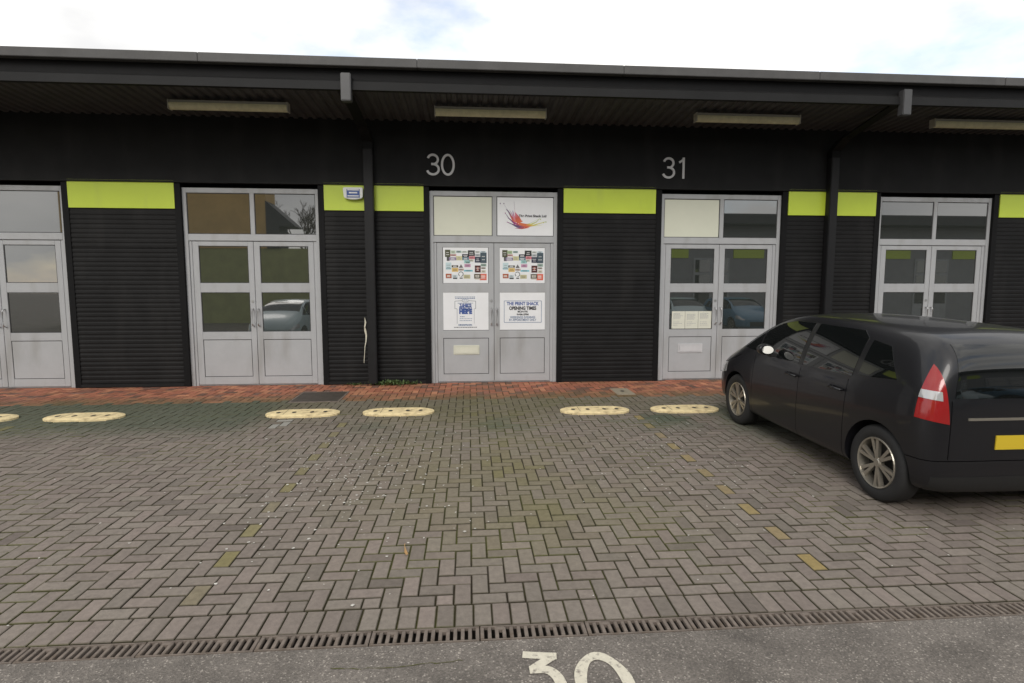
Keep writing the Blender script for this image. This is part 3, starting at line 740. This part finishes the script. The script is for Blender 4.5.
# the two sheets of little badges
items = [(75, 85, 75, 100, (.16, .17, .08)), (170, 90, 70, 45, (.55, .62, .52)), (265, 92, 70, 28, (.30, .38, .36)), (345, 95, 110, 26, (.62, .66, .62)), (468, 90, 98, 78, (.06, .06, .06)),
         (580, 95, 80, 30, (.6, .62, .6)), (585, 145, 75, 35, (.45, .47, .48)), (680, 95, 80, 22, (.6, .68, .72)), (678, 135, 90, 145, (.13, .20, .25)), (165, 150, 85, 28, (.55, .38, .36)),
         (100, 200, 40, 55, (.16, .16, .17)), (145, 205, 105, 42, (.28, .24, .33)), (260, 185, 90, 60, (.62, .60, .42)), (368, 150, 98, 48, (.05, .05, .09)), (368, 204, 98, 40, (.17, .23, .27)),
         (478, 185, 88, 40, (.62, .30, .33)), (485, 235, 65, 34, (.62, .62, .55)), (582, 200, 84, 80, (.06, .07, .14)), (602, 222, 42, 36, (.75, .76, .82)), (400, 255, 85, 42, (.40, .60, .58)), (430, 285, 50, 12, (.12, .22, .2)),
         (85, 300, 80, 100, (.56, .66, .68)), (90, 380, 75, 18, (.32, .42, .45)), (188, 338, 92, 30, (.10, .09, .04)), (190, 385, 90, 55, (.68, .52, .28)), (300, 395, 80, 28, (.5, .42, .38)), (405, 318, 88, 44, (.52, .34, .44)),
         (400, 415, 125, 24, (.30, .55, .62)), (582, 348, 84, 98, (.17, .035, .03)), (615, 370, 18, 50, (.6, .3, .25)), (684, 312, 80, 38, (.30, .38, .34)), (688, 370, 65, 24, (.35, .32, .28)), (690, 420, 65, 36, (.62, .58, .5)),
         (85, 486, 82, 62, (.36, .14, .10)), (100, 505, 50, 20, (.6, .45, .35)), (190, 500, 80, 40, (.58, .64, .66)), (205, 545, 60, 20, (.06, .07, .08)), (318, 545, 42, 16, (.07, .08, .09)), (390, 500, 95, 55, (.50, .48, .34)), (455, 510, 26, 36, (.28, .25, .14)),
         (570, 488, 95, 66, (.25, .20, .13)), (590, 505, 52, 28, (.55, .5, .4)), (668, 488, 98, 90, (.66, .26, .22)), (690, 505, 50, 40, (.75, .45, .40)), (580, 560, 80, 14, (.58, .55, .5))]
def badges(x0, x1, z0, z1, r, Lq, var, m2):
    mb = MB(); sx, sz = (x1 - x0) / 770., (z1 - z0) / 602.
    for i, (a, b, w_, h_, c_) in enumerate(items):
        if var and i in (3, 20): continue
        if var: c_ = mixc(c_, (.35, .45, .25) if i == 1 else c_, .6); a += 8 if i in (0, 10, 21, 33) else 0
        a -= w_ * .10; b -= h_ * .11; w_ *= 1.2; h_ *= 1.22; c_ = tuple(max(0, .42 * q if sum(c_) < .6 else q - .30 * (max(c_) - q)) for q in c_)
        xa, zb = x0 + (a - 33) * sx, z1 - (b - 35) * sz; y = YPO - .001 - .0004 * (i % 3)
        xb, za = xa + w_ * sx, zb - h_ * sz
        mb.quad((xa, y, za), (xb, y, za), (xb, y, zb), (xa, y, zb), c=c_)
        if w_ > 60 and h_ > 25:
            lc = (.7, .7, .7) if sum(c_) < .9 else mixc(c_, (.1, .1, .1), .65)
            for q in range(2):
                zc = zb - (zb - za) * (.38 + .3 * q); ww = (xb - xa) * random.uniform(.2, .36); xm = (xa + xb) / 2
                k_ = 6
                for s_ in range(k_):
                    xs = xm - ww + 2 * ww * s_ / k_
                    mb.quad((xs, y - .0015, zc - .006), (xs + 1.4 * ww / k_, y - .0015, zc - .006), (xs + 1.4 * ww / k_, y - .0015, zc + .007), (xs, y - .0015, zc + .007), c=lc)
    # a triangle mark and a broken ring
    X = lambda a: x0 + (a - 33) * sx
    Z = lambda b: z1 - (b - 35) * sz
    mb.quad((X(300), YPO - .003, Z(378)), (X(375), YPO - .003, Z(378)), (X(338), YPO - .003, Z(318)), c=(.14, .13, .13))
    for q in range(20):
        if q in (5, 6, 11): continue
        a0, a1 = 2 * math.pi * q / 20, 2 * math.pi * (q + 1) / 20
        p = [(X(335 + rr * math.cos(a) * 1), YPO - .003, Z(485 + rr * math.sin(a))) for rr, a in ((44, a0), (44, a1), (34, a1), (34, a0))]
        mb.quad(*p, c=(.05, .07, .07))
    mb.build('printed_badges', M['logo'], r, Lq, tint=True)
for (x0, x1, var, lab) in ((-.470, .340, 0, 'white poster crowded with small coloured badges on the left door leaf'), (.550, 1.373, 1, 'white poster crowded with small coloured badges on the right door leaf')):
    r, Lq = poster(x0, x1, 1.822, 2.458, lab); badges(x0, x1, 1.822, 2.458, r, Lq, var, 0)
# t-shirt poster
r, Lq = poster(-.478, .345, .970, 1.652, 'white poster with a T-shirt outline and bold blue lettering on the left door leaf')
X = lambda a: -.478 + (a - 35) / 765 * .823
Z = lambda b: 1.652 - (b - 30) / 622 * .682
def lines(mb, segs, t_, y):
    for (a, b), (c_, d) in zip(segs, segs[1:]):
        p, q = Vector((X(a), 0, Z(b))), Vector((X(c_), 0, Z(d))); dd = (q - p).normalized(); nn = Vector((-dd.z, 0, dd.x)) * t_ / 2
        mb.quad(*[(v.x, y, v.z) for v in (p + nn, p - nn, q - nn, q + nn)])
m_ = MB(); lines(m_, [(232, 300), (232, 172), (350, 166), (375, 185), (440, 185), (465, 166), (582, 172), (582, 300)], .010, YPO - .002)
lines(m_, [(232, 298), (268, 298), (268, 545)], .008, YPO - .0025); lines(m_, [(582, 298), (556, 298), (556, 545)], .006, YPO - .0025)
m_.build('shirt_outline', M['ink_grey'], r, Lq)
lx = X(410)
text_mesh('T-SHIRTS', .075, M['ink_blue'], r, 'lettering', lx, YPO - .003, Z(245), Lq, bold=.004, depth=.001, width=.215)
text_mesh('PRINTED', .095, M['ink_blue'], r, 'lettering', lx, YPO - .003, Z(295), Lq, bold=.004, depth=.001, width=.225)
text_mesh('HERE', .115, M['ink_blue'], r, 'lettering', lx, YPO - .003, Z(346), Lq, bold=.009, depth=.001, width=.235)
def dashes(mb, xa, xb, z, h, y):
    x = xa
    while x < xb:
        w_ = random.uniform(.012, .035); mb.quad((x, y, z - h / 2), (min(x + w_, xb), y, z - h / 2), (min(x + w_, xb), y, z + h / 2), (x, y, z + h / 2)); x += w_ + .007
m_ = MB()
for xa, xb, b, h in ((232, 572, 104, .012), (240, 570, 128, .016), (350, 465, 152, .012), (280, 540, 206, .010), (318, 392, 430, .014), (310, 520, 462, .008), (310, 520, 495, .010), (290, 520, 562, .018), (290, 520, 577, .010)):
    dashes(m_, X(xa), X(xb), Z(b), h, YPO - .002)
m_.build('small_print', M['ink_mute'], r, Lq)
m_ = MB(); dashes(m_, X(215), X(605), Z(606), .013, YPO - .002); m_.build('small_print', M['ink_black'], r, Lq)
# opening times
r, Lq = poster(.548, 1.380, .970, 1.652, 'white poster of opening times with a thin border on the right door leaf')
X = lambda a: .548 + (a - 48) / 735 * .832
lx = X(420)
for txt, b, s, mm, bo, wd in (('THE PRINT SHACK', 218, .085, 'ink_blue', .0025, 520), ('OPENING TIMES', 294, .085, 'ink_black', .0035, 440), ('MON-FRI', 350, .048, 'ink_black', .0012, 160), ('9AM-5PM', 397, .048, 'ink_black', .0012, 190),
                              ('WEEKENDS EVENINGS', 444, .056, 'ink_mute', .001, 410), ('BY APPOINTMENT ONLY', 488, .058, 'ink_mute', .001, 440)):
    text_mesh(txt, s, M[mm], r, 'lettering', lx, YPO - .003, Z(b), Lq, bold=bo, depth=.001, width=wd / 735 * .832)
m_ = MB(); lines(m_, [(120, 170), (725, 170), (725, 528), (120, 528), (120, 170)], .009, YPO - .002); m_.build('border', M['ink_mute'], r, Lq)

# papers in the right hand door
for i, (xa, xb) in enumerate(((3.778, 4.030), (4.036, 4.284), (4.290, 4.540))):
    pr = MB(); pr.quad((xa, .034, .975), (xb, .034, .975), (xb, .032, 1.300), (xa, .032, 1.300)); pr.box(xa, xb, .0345, .0352, .975, 1.30)
    L_ = ((xa + xb) / 2, .034, .975)
    o = pr.build('paper_notice', M['paper'], None, L_)
    m_ = MB()
    for q in range(5):
        dashes(m_, xa + .03, xb - random.uniform(.03, .1), 1.26 - q * .022 - .02 * (i == 1), .007, .0305)
    for q in range(3): dashes(m_, xa + .03, xb - random.uniform(.03, .14), 1.10 - q * .03, .006, .0318 - .001)
    m_.build('print', M['ink_grey'], o, L_)
    tag(o, '%s of three cream paper notices inside the lower glass of the right door' % ('leftmost', 'middle one', 'rightmost')[i], 'notice', 'three notices in the right door')

# ------------------------------------------------------------------ frayed tape by the downpipe
m_ = MB(); pts = [(-1.835, 1.215), (-1.822, 1.13), (-1.838, 1.05), (-1.832, .98), (-1.818, .90), (-1.822, .80), (-1.842, .70), (-1.850, .60), (-1.862, .50), (-1.868, .41)]
wd = [.004, .014, .010, .018, .013, .010, .006, .005, .006, .004]
for i in range(len(pts) - 1):
    (xa, za), (xb, zb) = pts[i], pts[i + 1]; y0, y1 = -.207 - .012 * math.sin(i * 1.3), -.207 - .012 * math.sin(i * 1.3 + 1.3)
    m_.quad((xa - wd[i], y0, za), (xa + wd[i], y0 - .006, za), (xb + wd[i + 1], y1 - .006, zb), (xb - wd[i + 1], y1, zb))
    m_.quad((xa - wd[i], y0 + .002, za), (xb - wd[i + 1], y1 + .002, zb), (xb + wd[i + 1], y1 - .004, zb), (xa + wd[i], y0 - .004, za))
o = m_.build('hanging_tape', M['tape'], None, (-1.84, -.207, .41)); tag(o, 'pale frayed strip of tape hanging on the black downpipe', 'tape')

# ------------------------------------------------------------------ weeds at the wall foot
def weed(cx, cy, n, sp, h):
    mb = MB()
    for _ in range(n):
        a = random.uniform(0, 2 * math.pi); r_ = abs(random.gauss(0, sp)); x, y = cx + r_ * math.cos(a), min(cy + .5 * r_ * math.sin(a), -.075)
        l = random.uniform(.4, 1) * h; d = random.uniform(0, 2 * math.pi); tilt = random.uniform(.3, 1.2)
        dx, dy, dz = math.cos(d) * math.sin(tilt) * l, math.sin(d) * math.sin(tilt) * l, math.cos(tilt) * l; w_ = l * .22
        z = random.uniform(0, h * .5); px_, py_ = -math.sin(d) * w_, math.cos(d) * w_
        mb.quad((x, y, z), (x + dx * .5 + px_, y + dy * .5 + py_, z + dz * .6), (x + dx, y + dy, z + dz), (x + dx * .5 - px_, y + dy * .5 - py_, z + dz * .6))
    return mb
for cx, n, sp, h, lab in ((-1.36, 240, .20, .085, 'largest green weed clump at the wall foot right of the downpipe'), (-1.62, 80, .09, .06, 'low weed tuft growing at the base of the black downpipe'),
                          (-2.05, 90, .14, .05, 'sparse weed tuft at the wall foot left of the downpipe'), (-1.02, 50, .10, .05, 'small weed tuft at the wall foot nearest the central door')):
    o = weed(cx, -.13, n, sp, h).build('weed', M['leaf'], None, (cx, -.13, 0)); tag(o, lab, 'weed', 'weeds along the wall foot')

# litter of petals and grit on the blocks
m_ = MB()
def fleck(x, y, s):
    a0 = random.uniform(0, 6.28); k = random.randint(4, 6); z = gz(y) + .0045
    m_.quad(*[(x + s * random.uniform(.6, 1.2) * math.cos(a0 + 6.283 * i / k), y + s * random.uniform(.6, 1.2) * math.sin(a0 + 6.283 * i / k), z + random.uniform(0, .003)) for i in range(k)])
for _ in range(480):
    x, y = random.gauss(-1.15, .55), random.gauss(-4.6, .85)
    if -7 < y < -2.7: fleck(x, y, abs(random.gauss(.0055, .003)) + .003)
for _ in range(260):
    x, y = random.gauss(2.2, .55), random.gauss(-4.2, .8)
    if -7 < y < -2.7: fleck(x, y, abs(random.gauss(.005, .003)) + .003)
for _ in range(220):
    fleck(random.uniform(-8, 8), random.uniform(-7, -2.6), abs(random.gauss(.004, .002)) + .002)
fleck(-.05, -6.02, .018); fleck(.03, -5.98, .012)
o = m_.build('litter', M['petal']); tag(o, 'pale petal flecks scattered over the block paving', 'litter', kind='stuff')
m_ = MB(); z = gz(-6.3) + .006
m_.quad((-.475, -6.23, z + .01), (-.452, -6.30, z + .004), (-.437, -6.345, z + .002), (-.449, -6.365, z + .004), (-.465, -6.335, z + .01), (-.47, -6.28, z + .008))
m_.quad((-.4735, -6.20, z + .012), (-.4775, -6.20, z + .012), (-.4765, -6.24, z + .010), (-.4725, -6.24, z + .010))
o = m_.build('fallen_leaf', M['leaf_dry'], None, (-.46, -6.3, z)); tag(o, 'single tan dry leaf lying on the block paving', 'leaf')

# ------------------------------------------------------------------ the car
def eval_mesh(o):
    bpy.context.view_layer.update(); dg = bpy.context.evaluated_depsgraph_get()
    return bpy.data.meshes.new_from_object(o.evaluated_get(dg))
def temp_obj(me):
    o = bpy.data.objects.new('tmp', me); col.objects.link(o); return o
def car_loft():
    # stations: x, half width, sill z, widest z, shoulder z, edge (belt / bonnet edge) z and half width, rail z, rail half width, crown z
    S = [(-1.955, .60, .40, .58, .74, .80, .60, .86, .48, .90),
         (-1.935, .76, .26, .56, .78, .95, .73, 1.10, .58, 1.14),
         (-1.88, .81, .22, .56, .82, 1.0, .78, 1.30, .61, 1.35),
         (-1.72, .84, .20, .56, .84, 1.02, .80, 1.43, .62, 1.49),
         (-1.42, .845, .19, .56, .85, 1.02, .81, 1.45, .60, 1.51),
         (-.80, .845, .18, .56, .85, 1.00, .81, 1.475, .61, 1.535),
         (-.20, .845, .18, .55, .84, .985, .81, 1.48, .61, 1.54),
         (.20, .845, .18, .55, .84, .99, .81, 1.465, .62, 1.525),
         (.60, .845, .18, .55, .84, 1.0, .80, 1.335, .66, 1.39),
         (.95, .845, .19, .55, .83, 1.01, .79, 1.14, .70, 1.18),
         (1.22, .84, .20, .55, .81, .95, .76, 1.015, .62, 1.055),
         (1.55, .80, .21, .53, .74, .84, .70, .885, .55, .93),
         (1.80, .70, .22, .50, .65, .73, .62, .765, .50, .80),
         (1.92, .56, .25, .46, .56, .61, .50, .64, .42, .66),
         (1.955, .42, .30, .44, .52, .55, .38, .57, .30, .58)]
    rings = []
    for (x, hw, zs, zm, zsh, zb, wb, zr, wr, zc) in S:
        half = [(0, zs), (hw * .62, zs), (hw * .95, zs + .03), (hw * .985, zs + .14), (hw, zm), (hw * .985, zsh), (wb, zb), (wb * .5 + wr * .5 + .012, zb * .45 + zr * .55), (wr, zr), (wr * .86, zr * .45 + zc * .55), (wr * .45, zc - .006), (0, zc)]
        ringv = [(x, y, z) for y, z in half] + [(x, -y, z) for y, z in reversed(half[1:-1])]
        rings.append(ringv)
    bm = bmesh.new(); vr = [[bm.verts.new(p) for p in rg] for rg in rings]; n = len(vr[0])
    for a, b in zip(vr, vr[1:]):
        for i in range(n): bm.faces.new((a[i], a[(i + 1) % n], b[(i + 1) % n], b[i]))
    bm.faces.new(list(reversed(vr[0]))); bm.faces.new(vr[-1])
    bmesh.ops.recalc_face_normals(bm, faces=bm.faces)
    me = bpy.data.meshes.new('loft'); bm.to_mesh(me); bm.free()
    o = temp_obj(me); md = o.modifiers.new('s', 'SUBSURF'); md.levels = 2; md.render_levels = 2
    r = eval_mesh(o); bpy.data.objects.remove(o); return r
def boolean(me, cutters, op):
    o = temp_obj(me); cs = []
    for c in cutters:
        co = temp_obj(c); cs.append(co); md = o.modifiers.new('b', 'BOOLEAN'); md.operation = op; md.object = co; md.solver = 'EXACT'
    r = eval_mesh(o)
    bpy.data.objects.remove(o)
    for c in cs: bpy.data.objects.remove(c)
    return r
def mesh_of(mb):
    me = bpy.data.meshes.new('c'); me.from_pydata(mb.v, [], mb.f)
    bm = bmesh.new(); bm.from_mesh(me); bmesh.ops.recalc_face_normals(bm, faces=bm.faces); bm.to_mesh(me); bm.free(); return me
def offset(me, d):
    m2 = me.copy(); bm = bmesh.new(); bm.from_mesh(m2); bm.normal_update()
    for v in bm.verts: v.co += v.normal * d
    bm.to_mesh(m2); bm.free(); return m2
FA, RA, WR = 1.07, -1.43, .328
def make_car(name):
    C = empty(name, (0, 0, 0))
    body = car_loft(); 
    def arch(x):
        mb = MB(); mb.lathe_y([(.0, -1.2), (.370, -1.2), (.370, -.56), (0, -.56)], x, WR, 36); a = mesh_of(mb)
        mb = MB(); mb.lathe_y([(.0, 1.2), (.370, 1.2), (.370, .56), (0, .56)], x, WR, 36); return [a, mesh_of(mb)]
    cuts = arch(FA) + arch(RA)
    def slit(poly, y0=.62, y1=1.0):
        r = []
        for s_ in (1, -1):
            mb = MB(); mb.prism(poly, s_ * y0, s_ * y1); r.append(mesh_of(mb))
        return r
    for px in (.66, -.28, -1.02): cuts += slit([(px, .24), (px + .007, .24), (px + .007, .985), (px, .985)])
    cuts += slit([(-1.02, .235), (.667, .235), (.667, .242), (-1.02, .242)])
    cuts += slit([(1.03, .93), (1.60, .735), (1.60, .727), (1.03, .922)], .70, 1.0)       # bonnet shut line
    mb = MB(); mb.box(-2.1, -1.70, -1, 1, .505, .512); cuts.append(mesh_of(mb))                  # bumper joint
    for s_ in (1, -1):
        mb = MB(); mb.box(-2.1, -1.80, min(s_ * .628, s_ * .635), max(s_ * .628, s_ * .635), .52, .98); cuts.append(mesh_of(mb))
    bd_ = boolean(body.copy(), cuts, 'DIFFERENCE')
    def add(me, nm_, m, smooth=True, parent=C):
        me.materials.clear(); me.materials.append(m); me.name = nm_
        me.polygons.foreach_set('material_index', [0] * len(me.polygons))
        if smooth:
            me.polygons.foreach_set('use_smooth', [True] * len(me.polygons)); me.set_sharp_from_angle(angle=R(32))
        o = bpy.data.objects.new(nm_, me); col.objects.link(o); o.parent = parent; return o
    add(bd_, 'body', M['car_black'])
    def patch(poly, y0, y1, d, nm_, m, axis='y', x0=0, x1=0):
        off = offset(body, d)
        if axis == 'y':
            mb = MB(); mb.prism(poly, y0, y1)
        else:
            mb = MB(); n = len(poly); mb.v = [(x0, y, z) for y, z in poly] + [(x1, y, z) for y, z in poly]
            mb.f = [tuple(range(n)), tuple(reversed(range(n, 2 * n)))] + [(i, n + i, n + (i + 1) % n, (i + 1) % n) for i in range(n)]
        return add(boolean(off, [mesh_of(mb)], 'INTERSECT'), nm_, m)
    fd = [(.60, 1.02), (.60, 1.29), (.40, 1.375), (.12, 1.43), (-.22, 1.435), (-.22, 1.0)]
    rw = [(-.30, 1.0), (-.30, 1.435), (-.95, 1.43), (-1.05, 1.37), (-1.05, 1.02)]
    qw = [(1.0, 1.035), (.66, 1.29), (.64, 1.29), (.64, 1.02)]
    rq = [(-1.12, 1.04), (-1.12, 1.36), (-1.35, 1.33), (-1.56, 1.08)]
    for s_ in (1, -1):
        for pl in (fd, rw, qw, rq): patch(pl, s_ * .45, s_ * 1.1, .003, 'side_window', M['car_glass'])
    patch([(-.66, 1.10), (-.585, 1.445), (.585, 1.445), (.66, 1.10)], 0, 0, .003, 'windscreen', M['car_glass'], 'x', .18, .97)
    patch([(-.61, 1.0), (-.54, 1.40), (.54, 1.40), (.61, 1.0)], 0, 0, .003, 'rear_window', M['car_glass'], 'x', -2.1, -1.52)
    for s_ in (1, -1):
        patch([(s_ * .645, .80), (s_ * .86, .84), (s_ * .86, 1.26), (s_ * .69, 1.30), (s_ * .665, 1.0)], 0, 0, .006, 'tail_lamp', M['lamp_red'], 'x', -2.1, -1.80)
        patch([(s_ * .70, .98), (s_ * .86, 1.0), (s_ * .86, 1.06), (s_ * .70, 1.05)], 0, 0, .009, 'indicator_lens', M['lamp_clear'], 'x', -2.1, -1.80)
        patch([(-.235, 1.0), (-.235, 1.435), (-.285, 1.435), (-.285, 1.0)], s_ * .45, s_ * 1.1, .0025, 'door_pillar', M['car_trim'])
        patch([(1.42, .64), (1.42, .78), (1.62, .735), (1.86, .60), (1.86, .56)], s_ * .36, s_ * 1.0, .005, 'headlight', M['lamp_clear'])
    patch([(-.42, .30), (.42, .30), (.42, .50), (-.42, .50)], 0, 0, .004, 'lower_grille', M['car_trim'], 'x', 1.7, 2.1)
    patch([(-.74, .24), (-.74, .38), (.74, .38), (.74, .24)], 0, 0, .004, 'rear_diffuser', M['car_trim'], 'x', -2.1, -1.84)
    patch([(-.26, .60), (.26, .60), (.26, .71), (-.26, .71)], 0, 0, .008, 'number_plate', M['plate_yel'], 'x', -2.1, -1.85)
    patch([(-.50, .83), (.50, .83), (.50, .85), (-.50, .85)], 0, 0, .007, 'boot_trim', M['rim'], 'x', -2.1, -1.80)
    mb = MB(); mb.tube([(-1.975, .0, 1.045), (-1.965, -.20, 1.075), (-1.955, -.38, 1.085)], [.012, .009, .006], 6); mb.build('rear_wiper', M['car_trim'], C)
    for s_ in (1, -1):
        # mirror
        bm = bmesh.new(); bmesh.ops.create_uvsphere(bm, u_segments=20, v_segments=12, radius=1)
        for v in bm.verts:
            x, y, z = v.co; x = x if x > -.35 else -.35
            v.co = Vector((.25 + x * .10, s_ * (.918 + y * .092), 1.095 + z * .064))
        me = bpy.data.meshes.new('mirror'); bm.to_mesh(me); bm.free(); mir = add(me, 'wing_mirror', M['car_black'])
        mb = MB(); mb.box(.21, .28, min(s_ * .79, s_ * .87), max(s_ * .79, s_ * .87), 1.01, 1.045); mb.build('mirror_arm', M['car_trim'], mir)
        mb = MB(); mb.quad(*[(.197 + .010 * math.sin(a), s_ * .918 + .070 * math.cos(a), 1.095 + .044 * math.sin(a)) for a in [2 * math.pi * i / 16 for i in range(16)]]); mb.build('mirror_glass', M['mirror'], mir)
        for hx in (-.17, -.90):
            mb = MB(); mb.tube([(hx - .085, s_ * .835, .875), (hx - .07, s_ * .868, .878), (hx + .07, s_ * .868, .882), (hx + .085, s_ * .835, .885)], .012, 8); mb.build('door_handle', M['car_black'], C, smooth=True)
    for wx in (FA, RA):
        for s_ in (1, -1):
            yo = s_ * .815; yi = s_ * .63
            mb = MB(); mb.lathe_y([(.212, yi), (.230, yi), (.300, yi + s_ * .005), (WR, yi + s_ * .03), (WR, yo - s_ * .03), (.308, yo - s_ * .002), (.255, yo), (.222, yo - s_ * .01), (.212, yo - s_ * .03)], wx, WR, 48, closed=True)
            W = mb.build('wheel', M['tyre'], C, smooth=True, fixn=True)
            rim = MB(); rim.lathe_y([(.222, yo - s_ * .012), (.217, yo - s_ * .002), (.205, yo - s_ * .006), (.197, yo - s_ * .06), (.195, yi)], wx, WR, 48)
            yf = yo - s_ * .018
            rim.lathe_y([(.0, yf + s_ * .004), (.03, yf + s_ * .004), (.045, yf - s_ * .008), (.045, yf - s_ * .04)], wx, WR, 24)
            for k_ in range(6):
                for da in (-.15, .15):
                    a = k_ * math.pi / 3 + .35
                    ca, sa = math.cos(a + da), math.sin(a + da); cb, sb = math.cos(a + da * .55), math.sin(a + da * .55)
                    px_, pz_ = -math.sin(a), math.cos(a)
                    for h_ in (0,):
                        p0 = (wx + cb * .035, WR + sb * .035); p1 = (wx + ca * .205, WR + sa * .205); wI, wO = .011, .016
                        A = [(p0[0] + px_ * wI, yf, p0[1] + pz_ * wI), (p0[0] - px_ * wI, yf, p0[1] - pz_ * wI), (p1[0] - px_ * wO, yf + s_ * .006, p1[1] - pz_ * wO), (p1[0] + px_ * wO, yf + s_ * .006, p1[1] + pz_ * wO)]
                        Bk = [(q[0], q[1] - s_ * .03, q[2]) for q in A]
                        rim.quad(*A); rim.quad(*reversed(Bk))
                        for i in range(4): rim.quad(A[i], Bk[i], Bk[(i + 1) % 4], A[(i + 1) % 4])
            rim.build('rim', M['rim'], W)
            hub = MB(); hub.lathe_y([(0, yi + s_ * .09), (.195, yi + s_ * .09)], wx, WR, 32); hub.build('brake_disc', M['car_trim'], W)
    return C
car = make_car('parked_car')
tag(car, 'black hatchback parked nose first towards the right hand unit', 'car', 'parked cars')
CY = -4.22
car.location = (4.30, CY, 0); 
# local +x is the nose: turn it to face the wall and tip it with the fall of the bay
car.rotation_euler = (0, -math.atan(SL), R(90)); car.location.z = gz(CY)

# ------------------------------------------------------------------ across the road (seen in the glass)
def recolour(root, m):
    for ch in root.children:
        if ch.name.split('.')[0] in ('body', 'wing_mirror', 'door_handle') and len(ch.material_slots):
            ch.material_slots[0].link = 'OBJECT'; ch.material_slots[0].material = m
for x, y, rz, m, lab in ((-6.25, -9.7, 92, 'car_silver', 'silver blue hatchback standing on the road, mirrored in the left door glass'), (9.5, -14.2, 92, 'car_silver', 'pale silver hatchback parked across the road, mirrored in the right door glass'),
                         (12.2, -14.4, 88, 'car_blue', 'dark blue hatchback parked across the road, mirrored in the far right glass')):
    o = copy_tree(car); recolour(o, M[m]); o.location = (x, y, ZR); o.rotation_euler = (0, 0, R(rz)); tag(o, lab, 'car', 'parked cars')
OB = empty('opposite_terrace', (10, -19, ZR)); LO = tuple(OB.location)
tag(OB, 'dark terrace of units across the road, mirrored in the right door glass', 'building')
b = MB(); b.box(-3.5, 30, -28, -19, ZR, 5.1); b.build('wall', M['grey_clad'], OB, LO)
b = MB(); b.box(-4, 30.5, -28, -17.8, 5.1, 5.6); b.build('roof', M['soffit'], OB, LO)
for x in range(8):
    b = MB(); b.box(-2.6 + x * 4.2, -.9 + x * 4.2, -19, -18.95, 3.4, 4.3); b.build('green_panel', M['green'], OB, LO)
    b = MB(); b.box(-.6 + x * 4.2, 1.4 + x * 4.2, -19, -18.96, ZR, 3.4); d_ = b.build('door', M['frame'], OB, LO)
    b = MB()
    for a_ in (-.5, .5):
        for z0, z1 in ((.95, 1.65), (1.8, 2.5), (2.65, 3.3)): b.box(-.5 + x * 4.2 + (a_ > 0) * 1.0, .3 + x * 4.2 + (a_ > 0) * 1.0, -18.96, -18.94, z0, z1)
    b.build('window', M['glass'], d_, LO)
GB = empty('ochre_building', (-15, -24, ZR)); LG = tuple(GB.location)
tag(GB, 'ochre and olive clad building across the road, mirrored in the left door glass', 'building')
b = MB(); b.box(-22, -7.6, -24, -22, ZR, 4.0); b.build('wall', M['olive_clad'], GB, LG)
b = MB(); b.box(-22, -11.2, -23.5, -21.95, 4.0, 9.5); b.build('upper_wall', M['ochre_clad'], GB, LG)
b = MB(); b.prism([(-11.2, 4.0), (-10.5, 4.0), (-10.5, 5.2), (-9.6, 5.2), (-11.2, 6.6)], -23.4, -21.9); b.build('canopy', M['soffit'], GB, LG, fixn=True)
def bare_tree(x, y, h, lab):
    mb = MB()
    def grow(p, d, l, r_, lv):
        q = p + d * l; mb.tube([p, q], [r_, r_ * .7], 5, cap=False)
        if lv == 0: return
        for k in range(3):
            nd = (d + Vector((random.gauss(0, .45), random.gauss(0, .45), random.uniform(-.05, .35)))).normalized(); grow(q, nd, l * random.uniform(.6, .8), r_ * .62, lv - 1)
    T = empty('bare_tree', (x, y, ZR)); Lt = tuple(T.location)
    tk = MB(); tk.tube([(x, y, ZR), (x, y, ZR + h * .3)], [.16, .12], 8); tk.build('trunk', M['bark'], T, Lt)
    grow(Vector((x, y, ZR + h * .28)), Vector((0, 0, 1)), h * .22, .11, 5); mb.build('crown', M['bark'], T, Lt)
    tag(T, lab, 'tree', 'bare trees across the road')
bare_tree(-10.4, -27, 8.2, 'bare tree beside the ochre building across the road'); bare_tree(-9.3, -29, 7.6, 'bare tree standing midway across the open gap over the road'); bare_tree(-11.6, -31, 8.0, 'bare tree furthest back behind the ochre canopy')
